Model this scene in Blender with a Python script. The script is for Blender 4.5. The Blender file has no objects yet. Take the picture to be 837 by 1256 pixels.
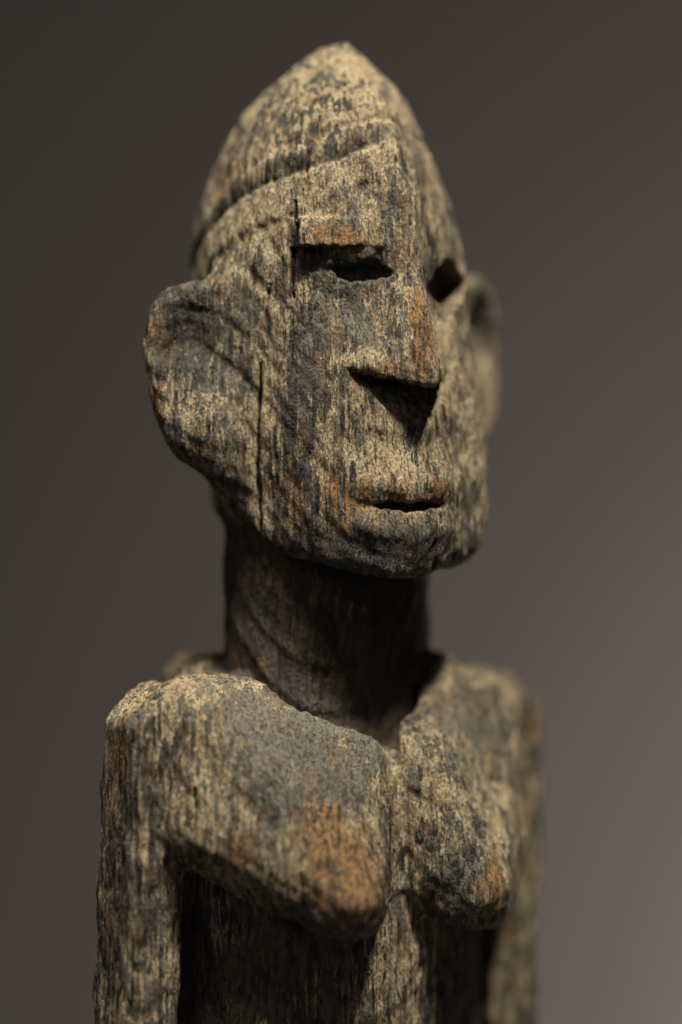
import bpy, math, random
import numpy as np

# ------------------------------------------------------------------ set-up
S = bpy.context.scene
COL = S.collection
U = 0.00018                  # one modelling unit in metres (about a fifth of a millimetre)
DIST = 4400.0                # camera distance in modelling units
YAW = math.radians(35.0)     # the figure is turned to its left
CY, SY = math.cos(YAW), math.sin(YAW)
BASE = -1000.0               # height where the figure stands on its plinth

cam = bpy.data.cameras.new('camera')
cam_o = bpy.data.objects.new('camera', cam)
COL.objects.link(cam_o)
cam_o.location = (0, -DIST * U, 0)
cam_o.rotation_euler = (math.radians(90), 0, 0)
cam.sensor_fit = 'VERTICAL'
cam.sensor_height = 36.0
cam.lens = 36.0 * DIST / 1256.0
cam.clip_start = 0.01
cam.clip_end = 50
cam.dof.use_dof = True
cam.dof.focus_distance = (DIST - 150) * U
cam.dof.aperture_fstop = 2.4
S.camera = cam_o

world = bpy.data.worlds.new('World')
S.world = world
world.use_nodes = True
bg = world.node_tree.nodes['Background']
bg.inputs['Color'].default_value = (1.0, 0.95, 0.90, 1)
bg.inputs['Strength'].default_value = 0.040

def aim(o, target):
    from mathutils import Vector
    d = Vector(target) - o.location
    o.rotation_euler = d.to_track_quat('-Z', 'Y').to_euler()

def spot(name, loc, target, power, color, radius, angle, blend):
    l = bpy.data.lights.new(name, 'SPOT')
    l.energy = power
    l.color = color
    l.shadow_soft_size = radius
    l.spot_size = math.radians(angle)
    l.spot_blend = blend
    o = bpy.data.objects.new(name, l)
    COL.objects.link(o)
    o.location = loc
    aim(o, target)
    return o

spot('gallery_spot', (0.36, -0.47, 1.26), (0, 0, 0), 162, (1.0, 0.91, 0.75), 0.055, 40, 0.6)
spot('gallery_spot', (-0.20, -0.42, 1.32), (0, 0, 0), 84, (1.0, 0.91, 0.75), 0.13, 40, 0.6)
spot('wall_washer', (0.85, 0.95, -0.50), (0.70, 1.5, -0.45), 28, (1.0, 0.945, 0.86), 0.10, 150, 1.0)
# added soft fill lamp at the left front, standing for no seen source
fill_lamp = bpy.data.lights.new('front_fill', 'AREA')
fill_lamp.energy = 2.0
fill_lamp.color = (1.0, 0.94, 0.84)
fill_lamp.size = 0.9
fill_lamp_o = bpy.data.objects.new('front_fill', fill_lamp)
COL.objects.link(fill_lamp_o)
fill_lamp_o.location = (-0.70, -1.00, 0.95)
aim(fill_lamp_o, (0, 0, 0))

S.view_settings.view_transform = 'Standard'
S.view_settings.look = 'None'
S.view_settings.exposure = 0
S.view_settings.gamma = 1
S.render.engine = 'CYCLES'
S.cycles.use_denoising = True

# ------------------------------------------------------------------ noise
def _hash(ix, iy, iz, seed):
    h = (ix * 374761393 + iy * 668265263 + iz * 2147483647 + seed * 974711) & 0xFFFFFFFF
    h = ((h ^ (h >> 13)) * 1274126177) & 0xFFFFFFFF
    h = (h ^ (h >> 16)) & 0xFFFFFFFF
    return h

def vnoise(p, scale, seed=0):
    """value noise in [-1, 1]; p (n,3), scale = cell size per axis"""
    q = p / np.asarray(scale, dtype=np.float64)
    i = np.floor(q).astype(np.int64)
    t = (q - i)
    t = t * t * (3 - 2 * t)
    out = np.zeros(len(p))
    for dx in (0, 1):
        wx = t[:, 0] if dx else 1 - t[:, 0]
        for dy in (0, 1):
            wy = t[:, 1] if dy else 1 - t[:, 1]
            for dz in (0, 1):
                wz = t[:, 2] if dz else 1 - t[:, 2]
                h = _hash(i[:, 0] + dx, i[:, 1] + dy, i[:, 2] + dz, seed)
                out += wx * wy * wz * (h / 2147483648.0 - 1.0)
    return out

def fbm(p, scale, octaves=3, gain=0.5, seed=0):
    s = np.asarray(scale, dtype=np.float64)
    o = np.zeros(len(p)); a = 1.0
    for k in range(octaves):
        o += a * vnoise(p, s / 2 ** k, seed + 17 * k)
        a *= gain
    return o

# ------------------------------------------------------------------ the carving as a distance field
def smin(a, b, k):
    h = np.clip(0.5 + 0.5 * (b - a) / k, 0, 1)
    return b + (a - b) * h - k * h * (1 - h)

def smax(a, b, k):
    return -smin(-a, -b, k)

def sstep(x, a, b):
    t = np.clip((x - a) / (b - a), 0, 1)
    return t * t * (3 - 2 * t)

def fig(X, Y, ox=-10.0):
    Xo = X - ox
    return Xo * CY + Y * SY, Xo * SY - Y * CY       # lateral (+ = figure's left), forward

HEAD_Z = [-140, -80, -40, 0, 50, 100, 168, 230, 300, 340, 380, 430, 453, 480, 500, 530, 550, 565, 580]
HEAD_F = [182, 182, 183, 181, 180, 176, 168, 162, 162, 161, 155, 140, 130, 115, 104, 82, 65, 50, 34]
HEAD_S = [.24, .24, .25, .26, .28, .32, .40, .46, .52, .57, .62, .66, .66, .66, .64, .62, .60, .58, .55]
HEAD_W = [106, 122, 134, 142, 145, 147, 147, 147, 145, 143, 139, 124, 115, 104, 94, 73, 54, 36, 14]
HEAD_B = [160, 160, 160, 160, 165, 168, 174, 186, 198, 200, 194, 172, 154, 135, 120, 92, 66, 40, 5]

def hairline(a, f, z):
    return z - np.interp(f, [-160, -80, 0, 60, 100, 140], [262, 322, 374, 400, 418, 458])

def ear_local(a, f, z, s):
    zc = 168 if s < 0 else 190
    aa = a * s - (184 if s < 0 else 207)
    ff = f + 4
    ca, sa = math.cos(math.radians(17)), math.sin(math.radians(17))
    return aa * ca - ff * sa, aa * sa + ff * ca, z - zc

def head_sdf(X, Y, Z):
    a, f = fig(X, Y)
    b = np.abs(a)
    z = Z
    F = np.interp(z, HEAD_Z, HEAD_F); Sl = np.interp(z, HEAD_Z, HEAD_S)
    W = np.interp(z, HEAD_Z, HEAD_W); B = np.interp(z, HEAD_Z, HEAD_B)
    Sl = Sl * (1 - 0.12 * (a > 0) * (1 - sstep(z, 300, 400)))
    front = (f - F + Sl * np.sqrt(a * a + 60)) / np.sqrt(1 + Sl * Sl)
    Wx = W + np.where(a > 0, 2 * sstep(z, 20, 120), 6 + 9 * sstep(z, 10, 110)) * (1 - sstep(z, 300, 410))
    side = b - Wx
    rr = np.sqrt((a / Wx) ** 2 + (np.minimum(f - 10, 0) / B) ** 2) - 1
    back = rr * np.minimum(W, B)
    cheek = (-0.80 * a + 0.60 * f - 147 * np.interp(z, [-80, 0, 300, 400, 480, 580], [.97, 1, .98, .91, .71, .2]))
    cheek = np.where(a < 0, cheek, -60)
    d = smax(smax(smax(front, cheek, 40), side, 46), back, 14)
    d = d * np.interp(z, [300, 430, 500, 560, 580], [1, .86, .72, .55, .4])
    d = smax(d, (z - 582 + 0.80 * np.sqrt((f - 20) ** 2 + a * a + 60)) / 1.28, 16)
    # jaw
    d = smax(d, (-86 + 0.30 * (178 - f) - z) / 1.04, np.where(a < 60, 24 + 30 * sstep(a, -30, 60), 54))
    # cap of hair: proud of the forehead, its lower lip undercut
    h = hairline(a, f, z)
    fade = sstep(-a, -10, 40)
    d = d - fade * (5.5 * sstep(h, 0, 28) + 2.6 * (1 - sstep(h, -3, 3)) * sstep(h, -58, -44) - 1.5 * np.exp(-((h - 3) / 5) ** 2))
    # second shallow groove round the cap
    d = d + 2.5 * np.exp(-((h - 44) / 7) ** 2) * sstep(f, 20, 60)
    # nose
    fr = np.interp(z, [140, 170, 228, 278, 328, 378, 428], [211, 208, 196, 180, 168, 156, 138])
    nb = np.interp(z, [150, 172, 240, 330, 420], [76, 74, 50, 30, 20])
    npz = np.interp(z, [160, 172, 250, 330, 420], [80, 78, 64, 46, 24])
    k = npz / nb
    nose = (f - fr + k * np.sqrt(np.maximum(b - 5, 0) ** 2 + 3)) / np.sqrt(1 + k * k)
    nose = smax(nose, (155 - 0.30 * (f - 150)) - z, 20)
    nose = smax(nose, b - nb - 3, 12)
    nose = np.maximum(nose, z - 410)
    nose = np.maximum(nose, 60 - f)
    d = d + 8 * np.exp(-((b - 54) / 24) ** 2 - ((z - 252) / 44) ** 2) * (f > 40)
    d = smin(d, nose, 6)
    # hollow cut back under the nose
    hw = 66 * np.clip((z - 90) / 78, 0, 2) ** 0.9 - 20 * (z < 90)
    pit = np.maximum((b - hw) / 1.22, (129 + 0.56 * (168 - z) - f) / 1.13)
    pit = np.maximum(pit, z - (161 - 0.30 * (f - 150)))
    d = smax(d, -pit, 7)
    # depth under the cheek surface
    q = F - Sl * b - f
    # figure's right eye: sloped lid, slot below it, deep corner
    lid = np.maximum(np.maximum(np.abs(a + 82) - 34, np.abs(z - 333) - 18), 60 - f)
    d = smin(d, smax(lid, -(q + 2.5 - 0.10 * (z - 316)), 4), 3)
    slot = np.maximum(np.maximum(np.abs(a + 72) - 45, np.abs(z - 300) - 12.5), (q - 2 - 0.50 * (314 - z)) / 1.12)
    hole = np.maximum(np.sqrt(((a + 46) / 27) ** 2 + ((z - 284) / 10) ** 2) * 10 - 10, q - 24)
    d = smax(d, -smin(slot, hole, 5), 4)
    # figure's left eye: diamond hole
    dia = (np.abs(a - 85) / 42 + np.abs(z - 274 - 0.1 * (a - 74)) / 37 - 1) * 26
    dia = np.maximum(dia, z - 304)
    d = smax(d, -np.maximum(dia, q - 52), 6)
    # lips and mouth
    m = np.exp(-(a / 78) ** 4)
    d = d - m * (6.5 * np.exp(-((z - 34 + 0.0012 * a * a) / 17) ** 2) + 5.5 * np.exp(-((z + 20 - 0.001 * a * a) / 18) ** 2)
                 - 3 * np.exp(-((z - 76 - 0.002 * a * a) / 14) ** 2))
    mq = F - Sl * b - f
    zz = z - 6 - 0.0009 * a * a
    mouth = np.sqrt(((a + 3) / 46) ** 2 + (zz / 6.5) ** 2) - 1
    d = smax(d, -np.maximum(mouth * 8, mq - 24), 4)
    # ears
    for s in (-1, 1):
        u, n, zz = ear_local(a, f, z, s)
        ww = 71 + 13 * np.clip(zz / 110, -1, 1)
        e = (np.abs(u / ww) ** 2.5 + np.abs(zz / 110) ** 2.5) ** 0.4 - 1
        slab = smax(e * 70, np.abs(n + 0.0012 * (u ** 2)) - 15, 16)
        d = smin(d, slab, 40 if s < 0 else 26)
        g = np.exp(-((u - 20) / 40) ** 2 - ((zz - 26) / 50) ** 2) + 0.5 * np.exp(-((u - 26) / 20) ** 2 - ((zz - 48) / 26) ** 2)
        d = d + 11 * g * sstep(n, -12, 2) * (np.abs(n) < 60)
        if s > 0:
            hol = np.sqrt(((u - 20) / 25) ** 2 + ((zz - 38) / 40) ** 2 + ((n - 8) / 18) ** 2) - 1
            d = smax(d, -hol * 17, 6)
    # jaw hinge running up into the lobe of the figure's right ear
    d = smin(d, np.maximum(roundcone(a, f, z, (-186, -6, 104), (-132, 8, 14), 26, 20), (-86 + 0.30 * (178 - f) - z) / 1.04), 30)
    return d

def roundcone(a, f, z, p0, p1, r0, r1):
    v = np.array(p1, float) - np.array(p0, float)
    L = float(v @ v)
    t = np.clip(((a - p0[0]) * v[0] + (f - p0[1]) * v[1] + (z - p0[2]) * v[2]) / L, 0, 1)
    return np.sqrt((a - p0[0] - t * v[0]) ** 2 + (f - p0[1] - t * v[1]) ** 2 + (z - p0[2] - t * v[2]) ** 2) - (r0 + (r1 - r0) * t)

def roundtri(a, f, z, p0, p1, p2, r0, r1, r2):
    P = [np.array(p, float) for p in (p0, p1, p2)]
    q = np.stack([a, f, z], -1)
    e1 = P[1] - P[0]; e2 = P[2] - P[0]
    w = q - P[0]
    d11 = e1 @ e1; d12 = e1 @ e2; d22 = e2 @ e2
    w1 = w @ e1; w2 = w @ e2
    den = d11 * d22 - d12 * d12
    u = (d22 * w1 - d12 * w2) / den; v = (d11 * w2 - d12 * w1) / den
    inside = (u >= 0) & (v >= 0) & (u + v <= 1)
    pl = np.linalg.norm(w - u[:, None] * e1 - v[:, None] * e2, axis=1) - (r0 + u * (r1 - r0) + v * (r2 - r0))
    ed = np.minimum(np.minimum(roundcone(a, f, z, p0, p1, r0, r1), roundcone(a, f, z, p1, p2, r1, r2)), roundcone(a, f, z, p2, p0, r2, r0))
    return np.where(inside, np.minimum(pl, ed), ed)

def breast_sdf(a, f, z, s):
    x = a * s
    tx = 91 if s < 0 else 94
    d = roundtri(x, f, z, (200, 33, -255), (54, 108, -306), (tx, 163, -455), 62, 60, 55)
    d = smin(d, roundtri(x, f, z, (204, 31, -258), (tx, 156, -447), (216, 58, -374), 60, 56, 50), 2)
    return d

def arm_sdf(a, f, z, s):
    ac = a * s - ((260 if s < 0 else 272) - 0.045 * (z + 240) * (1 if s < 0 else 0.1))
    if s > 0:
        ac = ac + 4 + 8 * sstep(-z, 455, 475)
    x = np.abs(ac) - 20
    y = np.abs(f - 2) - 31
    r = np.sqrt(np.maximum(x, 0) ** 2 + np.maximum(y, 0) ** 2) + np.minimum(np.maximum(x, y), 0) - 16
    top = z + 204 + 0.85 * np.maximum(ac + 14, 0)
    return smax(r, top, 9)

def neck_sdf(X, Y, Z):
    a, f = fig(X, Y, -11.0)
    f = f + 10
    g = 14 * sstep(-Z, 165, 230) * sstep(-f, -10, 40)
    return (np.sqrt((a / (136 + g)) ** 2 + (f / (100 + g)) ** 2) - 1) * 112

def torso_sdf(X, Y, Z):
    a, f = fig(X, Y, -18.0)
    z = Z
    b = np.abs(a)
    # shoulder yoke
    x = np.maximum(np.abs(a) - 186, 0); y = np.maximum(np.abs(f - 5) - 40, 0); w = np.maximum(np.abs(z + 268 + 0.0002 * a * a) - 30, 0)
    d = np.sqrt(x * x + y * y + w * w) - 46
    # back of the collar
    x = np.maximum(np.abs(a) - 120, 0); y = np.maximum(np.abs(f + 95) - 20, 0); w = np.maximum(np.abs(z + 300) - 85, 0)
    d = smin(d, np.sqrt(x * x + y * y + w * w) - 42, 30)
    # trunk
    tr = (np.sqrt((a / 206) ** 2 + ((f - 0) / 148) ** 2) - 1) * 144
    tr = smax(tr, z + 300, 40)
    d = smin(d, tr, 20)
    # sternum
    st = np.sqrt((b / 95) ** 2 + ((f - 62) / 80) ** 2 + ((z + 368) / 104) ** 2) - 1
    d = smin(d, st * 74, 20)
    for s in (-1, 1):
        br = smin(breast_sdf(a, f, z, s), roundcone(a * s, f, z, (58, 112, -330), (62, 134, -436), 54, 52), 14)
        if s > 0:
            br = smin(br, roundcone(a, f, z, (128, 40, -218), (58, 112, -318), 46, 52), 20)
        cut = (-450 - 0.36 * (f - 50) - z) / 1.06
        br = smax(br, cut, 7)
        br = smax(br, 8 - a * s, 7)
        d = smin(d, br, 9)
    for s in (-1, 1):
        d = smin(d, arm_sdf(a, f, z, s), 16)
    # channel cut round the foot of the neck
    ch = np.maximum(np.maximum(np.sqrt(a * a + f * f) - (150 - 34 * sstep(a, -12, 34)), -284 - 60 * sstep(-a, 10, 60) - z), 20 - f)
    return smax(d, -ch, 10)

_rw = np.random.RandomState(4)
WAVES = []
for wl, amp in ((46, .7), (33, .6), (24, .55), (17, .5), (13, .5), (9.5, .45)):
    for c in range(3):
        k = _rw.normal(size=3); k /= np.linalg.norm(k)
        k *= 2 * math.pi / wl
        k[2] *= 0.45
        WAVES.append((c, amp, k, _rw.uniform(0, 6.28)))

def ragged(X, Y, Z):
    # unevenness of hand cutting: every edge wanders a little
    o = [X.copy(), Y.copy(), Z.copy()]
    for c, amp, k, ph in WAVES:
        o[c] = o[c] + amp * np.sin(k[0] * X + k[1] * Y + k[2] * Z + ph)
    return o

def figure_sdf(X, Y, Z):
    Z_ = Z
    X, Y, Z = ragged(X, Y, Z)
    out = np.full(X.shape, 50.0)
    m = Z > -150
    if m.any():
        out[m] = head_sdf(X[m], Y[m], Z[m])
    m = (Z < 60) & (Z > -420)
    if m.any():
        out[m] = smin(out[m], neck_sdf(X[m], Y[m], Z[m]), 5)
    m = Z < -120
    if m.any():
        out[m] = smin(out[m], torso_sdf(X[m], Y[m], Z[m]), 7)
    return np.maximum(out, BASE - Z_)

# ------------------------------------------------------------------ meshing (sparse surface nets)
H = 2.0
LO = np.array([-345.0, -265.0, BASE - 12.0]); HI = np.array([285.0, 250.0, 600.0])
C = 8
nb = np.ceil((HI - LO) / (H * C)).astype(int)
def build_field():
    n = nb * C
    g = np.zeros(tuple(n + 1), dtype=np.float32)
    cs = [LO[i] + H * C * (np.arange(nb[i]) + 0.5) for i in range(3)]
    GX, GY, GZ = np.meshgrid(*cs, indexing='ij')
    dc = figure_sdf(GX.ravel(), GY.ravel(), GZ.ravel()).reshape(GX.shape)
    sgn = np.where(dc < 0, -30.0, 30.0).astype(np.float32)
    g[:-1, :-1, :-1] = np.repeat(np.repeat(np.repeat(sgn, C, 0), C, 1), C, 2)
    g[-1] = 30; g[:, -1] = 30; g[:, :, -1] = 30
    near = np.argwhere(np.abs(dc) < H * C * 1.9)
    off = np.stack(np.meshgrid(*[np.arange(C + 1)] * 3, indexing='ij'), -1).reshape(-1, 3)
    for k in range(0, len(near), 1500):
        idx = (near[k:k + 1500, None, :] * C + off[None]).reshape(-1, 3)
        P = LO + H * idx
        g[idx[:, 0], idx[:, 1], idx[:, 2]] = figure_sdf(P[:, 0], P[:, 1], P[:, 2])
    return g

def surface_nets(g):
    s = g < 0
    c = s[:-1, :-1, :-1].astype(np.int8)
    tot = np.zeros_like(c)
    for dx in (0, 1):
        for dy in (0, 1):
            for dz in (0, 1):
                tot += s[dx:s.shape[0] - 1 + dx, dy:s.shape[1] - 1 + dy, dz:s.shape[2] - 1 + dz]
    act = (tot > 0) & (tot < 8)
    cells = np.argwhere(act)
    vid = np.full(act.shape, -1, dtype=np.int32)
    vid[act] = np.arange(len(cells))
    acc = np.zeros((len(cells), 3)); cnt = np.zeros(len(cells))
    corner = [np.array(o) for o in np.ndindex(2, 2, 2)]
    val = {tuple(o): g[cells[:, 0] + o[0], cells[:, 1] + o[1], cells[:, 2] + o[2]] for o in corner}
    for o in corner:
        for ax in range(3):
            if o[ax] == 0:
                p = o.copy(); p[ax] = 1
                v0 = val[tuple(o)]; v1 = val[tuple(p)]
                x = (v0 < 0) != (v1 < 0)
                t = np.where(x, v0 / np.where(x, v0 - v1, 1), 0)
                pos = np.zeros((len(cells), 3)); pos += o
                pos[:, ax] += t
                acc[x] += pos[x]; cnt[x] += 1
    verts = LO + H * (cells + acc / cnt[:, None])
    faces = []
    for ax in range(3):
        u, v = (ax + 1) % 3, (ax + 2) % 3
        sl0 = [slice(None)] * 3; sl1 = [slice(None)] * 3
        sl0[ax] = slice(0, -1); sl1[ax] = slice(1, None)
        ch = s[tuple(sl0)] != s[tuple(sl1)]
        e = np.argwhere(ch)
        e = e[(e[:, u] > 0) & (e[:, v] > 0) & (e[:, u] < act.shape[u]) & (e[:, v] < act.shape[v])]
        def at(du, dv):
            k = e.copy(); k[:, u] -= du; k[:, v] -= dv
            return vid[k[:, 0], k[:, 1], k[:, 2]]
        q = np.stack([at(1, 1), at(0, 1), at(0, 0), at(1, 0)], 1)
        inside = s[e[:, 0], e[:, 1], e[:, 2]]
        q[~inside] = q[~inside][:, ::-1]
        faces.append(q)
    F = np.concatenate(faces)
    return verts, F[(F >= 0).all(1)]

def vert_normals(V, F):
    n = np.cross(V[F[:, 2]] - V[F[:, 0]], V[F[:, 3]] - V[F[:, 1]])
    N = np.zeros_like(V)
    for i in range(4):
        for j in range(3):
            N[:, j] += np.bincount(F[:, i], n[:, j], len(V))
    return N / np.maximum(np.linalg.norm(N, axis=1), 1e-9)[:, None]

V, Fq = surface_nets(build_field())
V0 = V.copy()
N = vert_normals(V, Fq)

# points on the carving found by looking it up where a feature sits
_k = DIST / (DIST + V0[:, 1])
_px = 418.5 + V0[:, 0] * _k
_py = 628.0 - V0[:, 2] * _k
_front = N[:, 1] < 0.3
def at(px, py):
    m = np.where(_front & (np.abs(_px - px) < 5) & (np.abs(_py - py) < 5))[0]
    if len(m) == 0:
        m = np.where(_front)[0]
        m = m[np.argsort((_px[m] - px) ** 2 + (_py[m] - py) ** 2)[:5]]
    return V0[m[np.argmin(0.25 * V0[m, 1] + 4 * (np.abs(_px[m] - px) + np.abs(_py[m] - py)))]]

def blob(px, py, r, rz=None, amount=1.0):
    p = at(px, py)
    rz = rz or r
    d2 = ((V0[:, 0] - p[0]) ** 2 + (V0[:, 1] - p[1]) ** 2) / r ** 2 + (V0[:, 2] - p[2]) ** 2 / rz ** 2
    return amount * np.exp(-d2)

def polyline_dist(pts):
    # distance measured along the face of the wood; depth only has to be near
    rr = random.Random(len(pts) * 7 + pts[0][0])
    fine_pts = []
    for (x0, y0), (x1, y1) in zip(pts[:-1], pts[1:]):
        m = max(2, int(abs(y1 - y0) / 14))
        fine_pts += [(x0 + (x1 - x0) * k / m + rr.uniform(-0.9, 0.9), y0 + (y1 - y0) * k / m) for k in range(m)]
    P = [at(*p) for p in fine_pts + [pts[-1]]]
    best = np.full(len(V0), 1e9)
    W = np.array([1.0, 0.18, 1.0])
    for p, q in zip(P[:-1], P[1:]):
        v = (q - p) * W
        w = (V0 - p) * W
        t = np.clip((w @ v) / (v @ v), 0, 1)
        best = np.minimum(best, np.linalg.norm(w - t[:, None] * v, axis=1))
    return best

# ------------------------------------------------------------------ hand-cut surface: facets, grain, checks
a_, f_ = fig(V0[:, 0], V0[:, 1])
FP = np.stack([a_, f_, V0[:, 2]], 1)
disp = 1.8 * vnoise(FP, (55, 55, 90), 3) + 0.9 * vnoise(FP, (26, 26, 55), 5)
g1 = vnoise(FP, (7, 7, 34), 11); g2 = vnoise(FP, (4.2, 4.2, 18), 12)
disp += 1.1 * (0.4 - np.abs(g1)) + 0.7 * g2
pits = vnoise(FP, (5, 5, 12), 21)
disp -= 1.8 * np.clip(pits - 0.35, 0, 1)
disp += 0.55 * vnoise(FP, (3.2, 3.2, 5), 31)
ta0, tf0 = fig(V0[:, 0], V0[:, 1], -18.0)
grain = sstep(np.abs(ta0), 205, 235) * sstep(-V0[:, 2], 225, 270)
grain = np.maximum(grain, 0.55 * sstep(-V0[:, 2], 505, 530))
grain = np.maximum(grain, 0.85 * sstep(V0[:, 2], 330, 420))
disp += grain * (1.6 * (0.5 - np.abs(vnoise(FP, (5.5, 5.5, 130), 41))) + 0.8 * vnoise(FP, (3.4, 3.4, 60), 42))
CRACKS = [
    ([(320, 445), (319, 480), (317, 520), (316, 570), (319, 620), (320, 662)], 1.8, 10),
    ([(363, 246), (362, 290), (361, 330), (361, 366)], 1.9, 9),
    ([(382, 172), (376, 205), (370, 240)], 2.6, 6),
    ([(360, 395), (358, 440)], 2.2, 5),
    ([(331, 350), (327, 385), (328, 430)], 2.0, 4),
    ([(340, 560), (338, 610), (340, 640)], 1.8, 3),
    ([(238, 968), (240, 990)], 4.5, 8),
    ([(170, 880), (165, 1000), (168, 1120), (160, 1250)], 2.2, 4),
    ([(190, 880), (188, 1000), (186, 1120), (182, 1250)], 2.2, 4),
    ([(150, 900), (146, 1040), (143, 1180)], 2.2, 3.5),
]
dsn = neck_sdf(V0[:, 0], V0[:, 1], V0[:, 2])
neck_mask = (np.abs(dsn) < 12) * sstep(-V0[:, 2], -30, 30) * (V0[:, 2] > -330)
crack_dirt = np.zeros(len(V0)); crack_dark = np.zeros(len(V0))
for pts, w, dep in CRACKS:
    pd = polyline_dist(pts) / (0.75 + 0.55 * np.clip(0.5 + vnoise(FP, (60, 60, 26), 77), 0, 1.4))
    ends = [628 - q[1] for q in pts]
    pd = pd / np.clip(np.minimum(max(ends) - V0[:, 2] + 4, V0[:, 2] - min(ends) + 4) / 34, 0.3, 1)
    disp -= 1.3 * dep * np.exp(-(pd / w) ** 2)
    if dep >= 8:
        crack_dirt += np.exp(-((pd - 7) / 4) ** 2)
        crack_dark += np.exp(-(pd / (w + 0.6)) ** 2)
disp *= 0.72 - 0.5 * neck_mask
V = V0 + N * disp[:, None]
N = vert_normals(V, Fq)

# wear, deposits and painted light and shade, placed over the wood
wear = np.zeros(len(V0))
for b in [(515, 380, 16, 60, .9), (522, 430, 14, 40, 1), (505, 300, 14, 50, .55), (470, 452, 30, 12, .8), (408, 290, 34, 20, 1),
          (440, 300, 16, 14, .7), (470, 600, 40, 18, .55), (530, 600, 30, 18, .45), (500, 640, 40, 16, .35), (430, 640, 26, 26, .35),
          (355, 620, 18, 36, .45), (350, 560, 14, 26, .3), (435, 1075, 45, 55, 1), (390, 1010, 30, 40, .8), (300, 1050, 22, 30, .7),
          (608, 1090, 24, 40, 1.1), (150, 915, 20, 55, .9), (135, 1150, 14, 60, .5), (192, 500, 14, 40, .8), (240, 555, 26, 20, .7),
          (195, 400, 10, 40, .6), (225, 360, 20, 10, .5), (283, 205, 14, 26, .9), (273, 240, 14, 20, .8), (386, 715, 12, 40, .7),
          (655, 900, 18, 50, .6), (650, 1040, 18, 50, .5), (600, 350, 14, 26, .6), (605, 520, 16, 20, .6), (440, 470, 14, 14, .6),
          (290, 570, 14, 20, .4), (400, 620, 90, 50, .22), (340, 600, 40, 60, .15), (135, 1000, 16, 120, .35), (420, 1070, 70, 60, .3), (430, 1100, 40, 30, .4), (540, 560, 30, 60, .2), (645, 960, 30, 120, .3), (300, 1040, 40, 30, .3), (565, 480, 26, 120, .35), (545, 620, 30, 30, .4), (420, 600, 26, 20, .5), (320, 1180, 40, 60, .35)]:
    wear += blob(*b)
dust_light = np.zeros(len(V0))  # dust crust, plus painted light on the belly wedge and ear lobes
for b in [(440, 90, 60, 40, .5), (400, 140, 70, 60, .3), (500, 140, 40, 60, .5), (340, 270, 70, 26, .5), (440, 200, 50, 24, .4),
          (545, 280, 40, 80, .3), (565, 480, 30, 120, .2), (480, 430, 60, 12, .4), (470, 560, 70, 22, .5), (330, 500, 22, 150, .25),
          (215, 500, 36, 40, .6), (600, 480, 22, 44, 1.6), (485, 960, 14, 60, 1), (500, 930, 14, 40, .7), (250, 940, 22, 90, .6),
          (230, 840, 40, 18, .6), (480, 1180, 40, 80, .6), (160, 870, 30, 14, .7), (520, 600, 60, 50, .3), (640, 1080, 30, 14, .6),
          (560, 940, 40, 40, .15), (430, 520, 40, 40, .2), (462, 290, 12, 26, .9), (620, 1180, 40, 80, .25)]:
    dust_light += blob(*b)
# uncrusted dark neck and trunk, with chin and breast shade painted in
neck_trunk_shade = neck_mask * 1.0
trunk = sstep(-V0[:, 2], 455, 500) * (np.abs(ta0) < 215) * (1 - 0.7 * blob(480, 1200, 80, 300))  # painted breast shade, thinned where the belly wedge is lit
neck_trunk_shade = np.clip(neck_trunk_shade + 0.5 * trunk, 0, 1)
dust_light -= 1.6 * neck_trunk_shade
dust_light += 0.8 * crack_dirt
h0 = hairline(a_, f_, V0[:, 2]); up = V0[:, 2] > 150
band = sstep(h0, -52, -40) * (1 - sstep(h0, -3, 3)) * sstep(-a_, -20, 20) * up
dust_light += 0.45 * band
for b in [(380, 920, 110, 60, .2), (560, 920, 50, 80, .2), (330, 900, 70, 60, .2), (440, 330, 50, 40, .2), (440, 380, 50, 40, .2), (290, 450, 30, 90, .45),
          (225, 400, 36, 40, .8), (560, 1060, 50, 50, .3), (290, 560, 30, 60, .3), (400, 680, 120, 20, .5), (470, 690, 60, 20, .5), (400, 1110, 90, 30, .3), (150, 1040, 50, 200, .5)]:
    dust_light -= blob(*b)
pale = np.zeros(len(V0))
for b in [(380, 915, 110, 55, 1.0), (300, 860, 60, 40, .6), (575, 900, 50, 80, .9), (440, 390, 50, 60, .35), (290, 470, 30, 80, .4), (440, 225, 50, 40, .5), (230, 840, 40, 20, .6)]:
    pale += blob(*b)
pale = np.clip(pale, 0, 1)
dust_light -= 0.35 * pale
for b in [(385, 470, 50, 90, .55), (350, 610, 40, 60, .35), (430, 395, 40, 40, .35), (300, 400, 30, 70, .3), (300, 200, 50, 40, .3), (540, 640, 40, 40, .4), (460, 660, 60, 26, .6), (335, 330, 20, 50, .25)]:
    dust_light -= blob(*b)
for b in [(470, 553, 60, 14, .6), (445, 445, 40, 9, .9), (300, 285, 50, 26, .4), (345, 500, 6, 60, .5), (337, 420, 5, 60, .6), (312, 520, 7, 110, .6), (395, 500, 10, 20, .5), (420, 560, 30, 14, .4), (480, 520, 20, 20, .3)]:
    dust_light += blob(*b)
coarse = np.zeros(len(V0))
for b in [(350, 520, 60, 120, 1.0), (330, 400, 40, 100, .7), (430, 600, 60, 40, .5), (300, 200, 80, 80, .9), (420, 110, 60, 60, .6),
          (220, 450, 40, 90, .7), (440, 340, 60, 60, -.9), (460, 240, 60, 50, -1), (480, 560, 60, 40, -.7), (560, 450, 40, 120, -.8),
          (380, 930, 110, 90, -1), (570, 950, 60, 120, -.8), (520, 400, 30, 70, -.8)]:
    coarse += blob(*b)
soot_shade = np.zeros(len(V0))  # soot, plus shade painted under chin and breasts, in eye slot and ears
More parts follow.
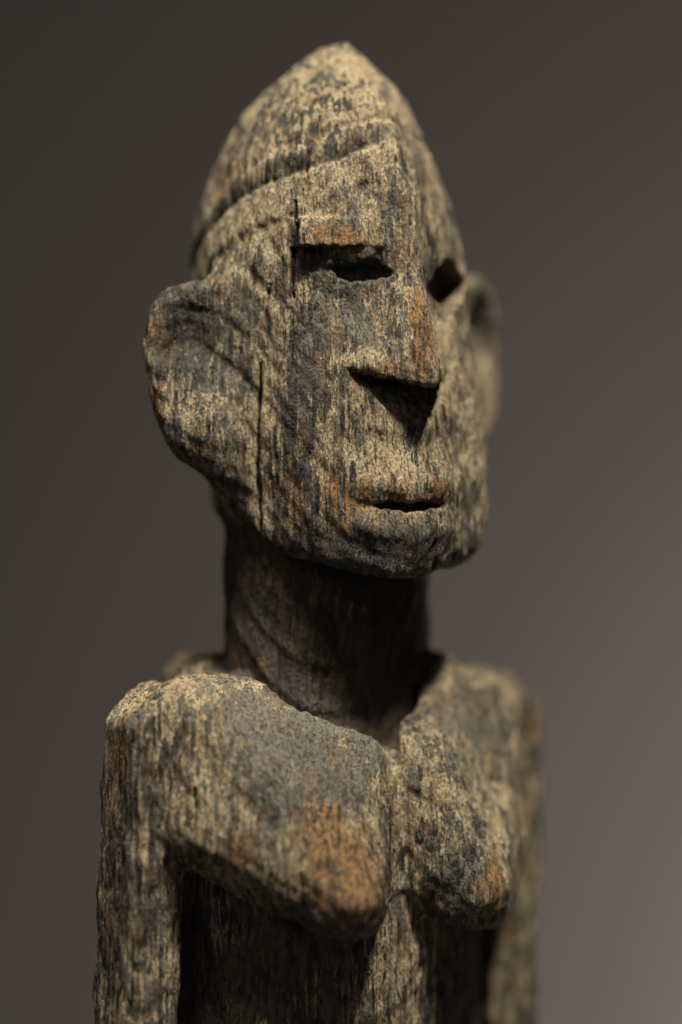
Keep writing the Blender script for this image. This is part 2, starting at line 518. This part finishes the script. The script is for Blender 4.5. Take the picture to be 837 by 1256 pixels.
for b in [(470, 675, 60, 24, 1.1), (400, 672, 60, 20, .8), (225, 392, 34, 36, .9), (593, 395, 16, 30, 1.2), (425, 325, 50, 8, 1.6), (440, 343, 36, 7, 1.2), (400, 322, 34, 6, 1.0), (440, 160, 60, 8, .5),
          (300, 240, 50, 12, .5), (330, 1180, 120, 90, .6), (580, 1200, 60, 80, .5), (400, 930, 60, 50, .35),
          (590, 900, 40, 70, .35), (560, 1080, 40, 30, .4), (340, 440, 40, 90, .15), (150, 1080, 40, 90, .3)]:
    soot_shade += blob(*b)
soot_shade += 1.4 * crack_dark
soot_shade += 0.45 * sstep(h0, 1, 5) * (1 - sstep(h0, 12, 34)) * sstep(-a_, -10, 30) * up  # soot and painted shade under the lip of the hair cap
coarse -= 0.8 * band

# ------------------------------------------------------------------ materials
def new_mat(name):
    m = bpy.data.materials.new(name)
    m.use_nodes = True
    nt = m.node_tree
    return m, nt, nt.nodes['Principled BSDF']

class NB:
    def __init__(s, nt): s.nt = nt
    def node(s, t, **kw):
        n = s.nt.nodes.new(t)
        for k, v in kw.items(): setattr(n, k, v)
        return n
    def link(s, a, b): s.nt.links.new(a, b)
    def setin(s, sock, v):
        if hasattr(v, 'links'): s.link(v, sock)
        else: sock.default_value = v
    def math(s, op, a, b=0.0, clamp=False):
        n = s.node('ShaderNodeMath', operation=op, use_clamp=clamp)
        s.setin(n.inputs[0], a); s.setin(n.inputs[1], b)
        return n.outputs[0]
    def mix(s, fac, a, b):
        n = s.node('ShaderNodeMix', data_type='RGBA')
        s.setin(n.inputs[0], fac)
        for sock, v in ((n.inputs[6], a), (n.inputs[7], b)):
            if hasattr(v, 'links'): s.link(v, sock)
            else: sock.default_value = (*v, 1)
        return n.outputs[2]
    def step(s, x, lo, hi):
        n = s.node('ShaderNodeMapRange', interpolation_type='SMOOTHSTEP')
        s.setin(n.inputs[0], x); n.inputs[1].default_value = lo; n.inputs[2].default_value = hi
        return n.outputs[0]
    def noise(s, vec, scale, detail=4, rough=0.6, dist=0.0):
        mp = s.node('ShaderNodeMapping')
        mp.inputs['Scale'].default_value = scale
        s.link(vec, mp.inputs['Vector'])
        n = s.node('ShaderNodeTexNoise')
        n.inputs['Scale'].default_value = 1.0
        n.inputs['Detail'].default_value = detail
        n.inputs['Roughness'].default_value = rough
        n.inputs['Distortion'].default_value = dist
        s.link(mp.outputs[0], n.inputs['Vector'])
        return n.outputs['Fac']

def wood_material():
    m, nt, bs = new_mat('weathered_wood')
    b = NB(nt)
    tc = b.node('ShaderNodeTexCoord')
    vec = tc.outputs['Object']
    def attr(n):
        return b.node('ShaderNodeAttribute', attribute_name=n).outputs['Fac']
    wear, dust_light, soot_shade, grain, coarse = attr('wear'), attr('dust_light'), attr('soot_shade'), attr('grain'), attr('coarse')
    def sc(x, z): return (1 / (x * U), 1 / (x * U), 1 / (z * U))
    flake = b.noise(vec, sc(12.5, 62), 5, .58, .45)
    flake2 = b.noise(vec, sc(6, 25), 4, .60, .3)
    fine = b.noise(vec, sc(2.4, 4.6), 3, .75)
    big = b.noise(vec, sc(70, 110), 3, .5)
    streak = b.noise(vec, sc(5.5, 95), 4, .55)
    # flakes of the old dark skin, tall along the grain
    def flakes(x, z, warp):
        mp = b.node('ShaderNodeMapping'); mp.inputs['Scale'].default_value = sc(x, z)
        b.link(vec, mp.inputs['Vector'])
        wn = b.node('ShaderNodeTexNoise'); wn.inputs['Scale'].default_value = 1.1; wn.inputs['Detail'].default_value = 3
        b.link(mp.outputs[0], wn.inputs['Vector'])
        sb = b.node('ShaderNodeVectorMath', operation='SUBTRACT'); sb.inputs[1].default_value = (.5, .5, .5)
        b.link(wn.outputs['Color'], sb.inputs[0])
        sl = b.node('ShaderNodeVectorMath', operation='SCALE'); sl.inputs['Scale'].default_value = warp
        b.link(sb.outputs[0], sl.inputs[0])
        ad = b.node('ShaderNodeVectorMath', operation='ADD')
        b.link(mp.outputs[0], ad.inputs[0]); b.link(sl.outputs[0], ad.inputs[1])
        ve = b.node('ShaderNodeTexVoronoi', feature='DISTANCE_TO_EDGE'); ve.inputs['Scale'].default_value = 1
        vc = b.node('ShaderNodeTexVoronoi', feature='F1'); vc.inputs['Scale'].default_value = 1
        b.link(ad.outputs[0], ve.inputs['Vector']); b.link(ad.outputs[0], vc.inputs['Vector'])
        sp = b.node('ShaderNodeSeparateColor'); b.link(vc.outputs['Color'], sp.inputs[0])
        return ve.outputs['Distance'], sp.outputs[0], sp.outputs[1]
    e1, r1, r1b = flakes(10, 36, 1.3)
    e2, r2, r2b = flakes(5.5, 15, 1.2)
    in1 = b.step(e1, .02, .30)
    in2 = b.step(e2, .02, .34)
    # which scale of flake rules varies over the figure
    which = b.step(b.math('ADD', big, b.math('MULTIPLY', coarse, 0.16)), .42, .58)
    def lerp(f, p, q):
        return b.math('ADD', b.math('MULTIPLY', b.math('SUBTRACT', 1.0, f), p), b.math('MULTIPLY', f, q))
    cell = lerp(which, in2, in1)
    tone = lerp(which, r2, r1)
    # crust left between the flakes and in the hollows of the grain
    x = b.math('MULTIPLY', flake, 0.70)
    x = b.math('ADD', x, b.math('MULTIPLY', flake2, 0.24))
    x = b.math('ADD', x, b.math('MULTIPLY', fine, 0.13))
    x = b.math('ADD', x, b.math('MULTIPLY', streak, 0.46))
    x = b.math('SUBTRACT', x, b.math('MULTIPLY', cell, 0.17))
    x = b.math('ADD', x, b.math('MULTIPLY', b.math('SUBTRACT', tone, 0.5), 0.10))
    x = b.math('ADD', x, b.math('MULTIPLY', b.math('SUBTRACT', big, 0.5), 0.42))
    x = b.math('ADD', x, b.math('MULTIPLY', b.math('SUBTRACT', b.noise(vec, sc(36, 75), 3, .55), 0.5), 0.58))
    x = b.math('ADD', x, b.math('MULTIPLY', dust_light, 0.16))
    x = b.math('SUBTRACT', x, b.math('MULTIPLY', soot_shade, 0.12))
    x = b.math('ADD', x, b.math('MULTIPLY', b.math('MULTIPLY', b.math('SUBTRACT', streak, 0.5), grain), 0.9))
    crust = b.step(x, 0.635, 0.800)
    char = b.mix(b.step(lerp(which, r2b, r1b), .25, 1.05), (0.011, 0.009, 0.007), (0.125, 0.114, 0.088))
    char = b.mix(b.math('MULTIPLY', b.step(flake2, .45, .7), 0.5), char, (0.155, 0.145, 0.118))
    char = b.mix(b.math('MULTIPLY', b.step(flake, .55, .7), .6), char, (0.060, 0.045, 0.030))
    char = b.mix(b.math('MULTIPLY', attr('under_shade'), 0.85), char, b.mix(b.step(streak, .4, .65), (0.018, 0.013, 0.009), (0.042, 0.030, 0.019)))  # neck and trunk shade mixed into the dark colour
    char = b.mix(b.math('MULTIPLY', coarse, 0.55, True), char, (0.022, 0.018, 0.014))
    char = b.mix(b.math('MULTIPLY', attr('pale'), 0.7), char, b.mix(flake2, (0.085, 0.080, 0.066), (0.205, 0.192, 0.156)))
    tan = b.mix(b.step(fine, .35, .65), (0.150, 0.115, 0.066), (0.41, 0.337, 0.215))
    col = b.mix(crust, char, tan)
    # bare wood where handling has worn the crust away
    wn = b.math('ADD', b.math('MULTIPLY', wear, 0.62), b.math('MULTIPLY', b.math('SUBTRACT', flake2, 0.5), 1.2))
    wn = b.math('ADD', wn, b.math('MULTIPLY', b.math('SUBTRACT', streak, 0.5), 1.0))
    wmask = b.step(wn, 0.24, 0.50)
    bare = b.mix(b.step(streak, .43, .58), (0.036, 0.018, 0.009), (0.225, 0.118, 0.042))
    bare = b.mix(b.math('MULTIPLY', b.step(fine, .52, .66), .6), bare, (0.38, 0.255, 0.115))
    col = b.mix(b.math('MULTIPLY', wmask, 0.9), col, bare)
    # faint rust bloom everywhere
    rust = b.step(b.noise(vec, sc(22, 48), 4, .6), .51, .68)
    col = b.mix(b.math('MULTIPLY', rust, 0.42), col, (0.175, 0.098, 0.043))
    # open grain: thin dark lines running the length of the log
    line = b.step(b.noise(vec, sc(2.8, 170), 3, .5), .585, .66)
    col = b.mix(b.math('MULTIPLY', line, 0.55), col, (0.028, 0.020, 0.014))
    col = b.mix(b.math('MULTIPLY', soot_shade, 0.55, True), col, (0.022, 0.019, 0.016))
    b.link(col, bs.inputs['Base Color'])
    rgh = b.math('ADD', 0.50, b.math('MULTIPLY', crust, 0.35))
    b.link(rgh, bs.inputs['Roughness'])
    bs.inputs['Specular IOR Level'].default_value = 0.4
    hgt = b.math('ADD', b.math('MULTIPLY', crust, 0.45), b.math('MULTIPLY', fine, 1.35))
    hgt = b.math('ADD', hgt, b.math('MULTIPLY', flake2, 0.5))
    hgt = b.math('SUBTRACT', hgt, b.math('MULTIPLY', line, 0.9))
    hgt = b.math('ADD', hgt, b.math('MULTIPLY', streak, 0.8))
    hgt = b.math('ADD', hgt, b.math('MULTIPLY', cell, 0.35))
    bp = b.node('ShaderNodeBump')
    bp.inputs['Strength'].default_value = 1.0
    bp.inputs['Distance'].default_value = 2.3 * U
    b.link(hgt, bp.inputs['Height'])
    b.link(bp.outputs[0], bs.inputs['Normal'])
    return m

WOOD = wood_material()

def plain_material(name, c1, c2, size, rough):
    m, nt, bs = new_mat(name)
    b = NB(nt)
    tc = b.node('ShaderNodeTexCoord')
    n = b.noise(tc.outputs['Object'], (1 / size,) * 3, 4, .5)
    b.link(b.mix(n, c1, c2), bs.inputs['Base Color'])
    bs.inputs['Roughness'].default_value = rough
    return m

# ------------------------------------------------------------------ the setting
def mesh_obj(name, verts, faces, mat):
    me = bpy.data.meshes.new(name)
    me.from_pydata(verts, [], faces)
    me.materials.append(mat)
    o = bpy.data.objects.new(name, me)
    COL.objects.link(o)
    return o

wall = mesh_obj('wall', [(-3, 1.5, -1.5), (3, 1.5, -1.5), (3, 1.5, 2.0), (-3, 1.5, 2.0),
                         (-3, 1.6, -1.5), (3, 1.6, -1.5), (3, 1.6, 2.0), (-3, 1.6, 2.0)],
                [(0, 1, 2, 3), (5, 4, 7, 6), (4, 0, 3, 7), (1, 5, 6, 2), (3, 2, 6, 7), (4, 5, 1, 0)],
                plain_material('wall_paint', (0.245, 0.215, 0.195), (0.275, 0.24, 0.22), 0.5, 0.8))
wall['kind'] = 'structure'

# ------------------------------------------------------------------ split the carving into its parts
cen = V0[Fq].mean(1)
fa, ff = fig(cen[:, 0], cen[:, 1])
ta, tf = fig(cen[:, 0], cen[:, 1], -18.0)
fz = cen[:, 2]
PARTS = ['head', 'hair', 'nose', 'ear', 'ear', 'eye', 'eye', 'mouth', 'neck', 'torso', 'breast', 'breast', 'arm', 'arm']
lab = np.zeros(len(Fq), dtype=int)
hd = fz > -150
lab[hd & (hairline(fa, ff, fz) > 0) & (fz > 150)] = 1
Fz = np.interp(fz, HEAD_Z, HEAD_F); Sz = np.interp(fz, HEAD_Z, HEAD_S)
prot = ff - (Fz - Sz * np.abs(fa))
nbw = np.interp(fz, [150, 172, 240, 330, 420], [66, 64, 40, 22, 14])
lab[hd & (np.abs(fa) < nbw) & (fz > 148) & (fz < 325) & (prot > 1.5) & (ff > 60)] = 2
for i, s in ((3, -1), (4, 1)):
    u, n, zz = ear_local(fa, ff, fz, s)
    lab[hd & (u > -32) & (np.abs(zz) < 116) & (np.abs(n) < 42) & (fa * s > 148) & (lab != 1)] = i
lab[hd & (lab == 0) & (ff > 40) & (((fa + 84) / 58) ** 2 + ((fz - 316) / 50) ** 2 < 1)] = 5
lab[hd & (lab == 0) & (ff > 40) & (np.abs(fa - 74) / 52 + np.abs(fz - 282) / 46 < 1)] = 6
lab[hd & (lab == 0) & (ff > 100) & ((fa / 84) ** 2 + ((fz - 8) / 46) ** 2 < 1)] = 7
P = cen
dn = neck_sdf(P[:, 0], P[:, 1], P[:, 2])
dh = np.where(fz > -150, head_sdf(P[:, 0], P[:, 1], P[:, 2]), 99)
dt = torso_sdf(P[:, 0], P[:, 1], P[:, 2])
low = (dh > np.minimum(dn, dt)) | (fz < -150)
lab[low] = np.where(dn < dt, 8, 9)[low]
tor = lab == 9
for i, s in ((10, -1), (11, 1)):
    d1 = breast_sdf(ta, tf, fz, s)
    lab[tor & (ta * s > 8) & (tf > 60) & (d1 < 9) & (fz > -530) & (fz < -300 - 0.35 * (ta * s - 60))] = i
for i, s in ((12, -1), (13, 1)):
    lab[tor & (ta * s > 225) & (arm_sdf(ta, tf, fz, s) < 8)] = i

# a stray island of a few faces belongs to the part around it
def islands(F):
    lb = np.arange(len(V0))
    while True:
        old = lb.copy()
        m = lb[F].min(1)
        for i in range(4):
            np.minimum.at(lb, F[:, i], m)
        lb = lb[lb]
        if (lb == old).all():
            return lb
for i in range(len(PARTS)):
    idx = np.where(lab == i)[0]
    c = islands(Fq[idx])[Fq[idx, 0]]
    vals, cnt = np.unique(c, return_counts=True)
    keep = vals[np.argmax(cnt)]
    for v in vals[vals != keep]:
        fs = idx[c == v]
        touch = np.isin(Fq, np.unique(Fq[fs])).any(1)
        o = lab[touch]; o = o[o != i]
        if len(o):
            lab[fs] = np.bincount(o).argmax()

root = bpy.data.objects.new('wooden_figure', None)
COL.objects.link(root)
root.location = (0, 0, BASE * U)
root['label'] = 'weathered carved wooden female figure with pointed hair and large ears against the grey brown wall'
root['category'] = 'statue'

def part(name, i, parent):
    sel = Fq[lab == i]
    used, inv = np.unique(sel, return_inverse=True)
    me = bpy.data.meshes.new(name)
    vv = V[used] * U
    n = len(sel)
    me.vertices.add(len(used)); me.vertices.foreach_set('co', vv.astype(np.float32).ravel())
    me.loops.add(4 * n); me.loops.foreach_set('vertex_index', inv.reshape(-1).astype(np.int32))
    me.polygons.add(n); me.polygons.foreach_set('loop_start', np.arange(0, 4 * n, 4, dtype=np.int32))
    me.polygons.foreach_set('use_smooth', np.ones(n, dtype=bool))
    me.update(calc_edges=True)
    for nm, arr in (('wear', wear), ('dust_light', dust_light), ('soot_shade', soot_shade), ('grain', grain), ('coarse', coarse), ('under_shade', neck_trunk_shade), ('pale', pale)):
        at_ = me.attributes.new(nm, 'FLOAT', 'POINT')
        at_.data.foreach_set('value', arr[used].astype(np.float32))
    me.normals_split_custom_set_from_vertices(N[used].astype(np.float32))
    me.materials.append(WOOD)
    o = bpy.data.objects.new(name, me)
    COL.objects.link(o)
    o.parent = parent
    o.location = (0, 0, -BASE * U) if parent is root else (0, 0, 0)
    return o

head = part('head', 0, root)
for i in range(1, 8):
    part(PARTS[i], i, head)
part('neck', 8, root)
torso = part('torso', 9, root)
part('breast', 10, torso); part('breast', 11, torso)
part('arm', 12, root); part('arm', 13, root)

# ------------------------------------------------------------------ plinth the figure stands on, below the picture
pz = BASE * U
def bev_box(name, x0, x1, y0, y1, z0, z1, r, mat):
    import bmesh
    bm = bmesh.new()
    vs = [bm.verts.new(p) for p in [(x0, y0, z0), (x1, y0, z0), (x1, y1, z0), (x0, y1, z0), (x0, y0, z1), (x1, y0, z1), (x1, y1, z1), (x0, y1, z1)]]
    for f in [(3, 2, 1, 0), (4, 5, 6, 7), (0, 1, 5, 4), (1, 2, 6, 5), (2, 3, 7, 6), (3, 0, 4, 7)]:
        bm.faces.new([vs[i] for i in f])
    bmesh.ops.bevel(bm, geom=bm.edges[:], offset=r, segments=2, affect='EDGES')
    me = bpy.data.meshes.new(name); bm.to_mesh(me); bm.free()
    me.materials.append(mat)
    o = bpy.data.objects.new(name, me); COL.objects.link(o)
    return o
pl = bev_box('plinth', -0.14, 0.14, -0.12, 0.12, pz - 0.5, pz, 0.003, plain_material('plinth_paint', (0.05, 0.047, 0.045), (0.06, 0.056, 0.053), 0.1, 0.6))
pl['label'] = 'dark painted plinth that carries the wooden figure'
pl['category'] = 'plinth'
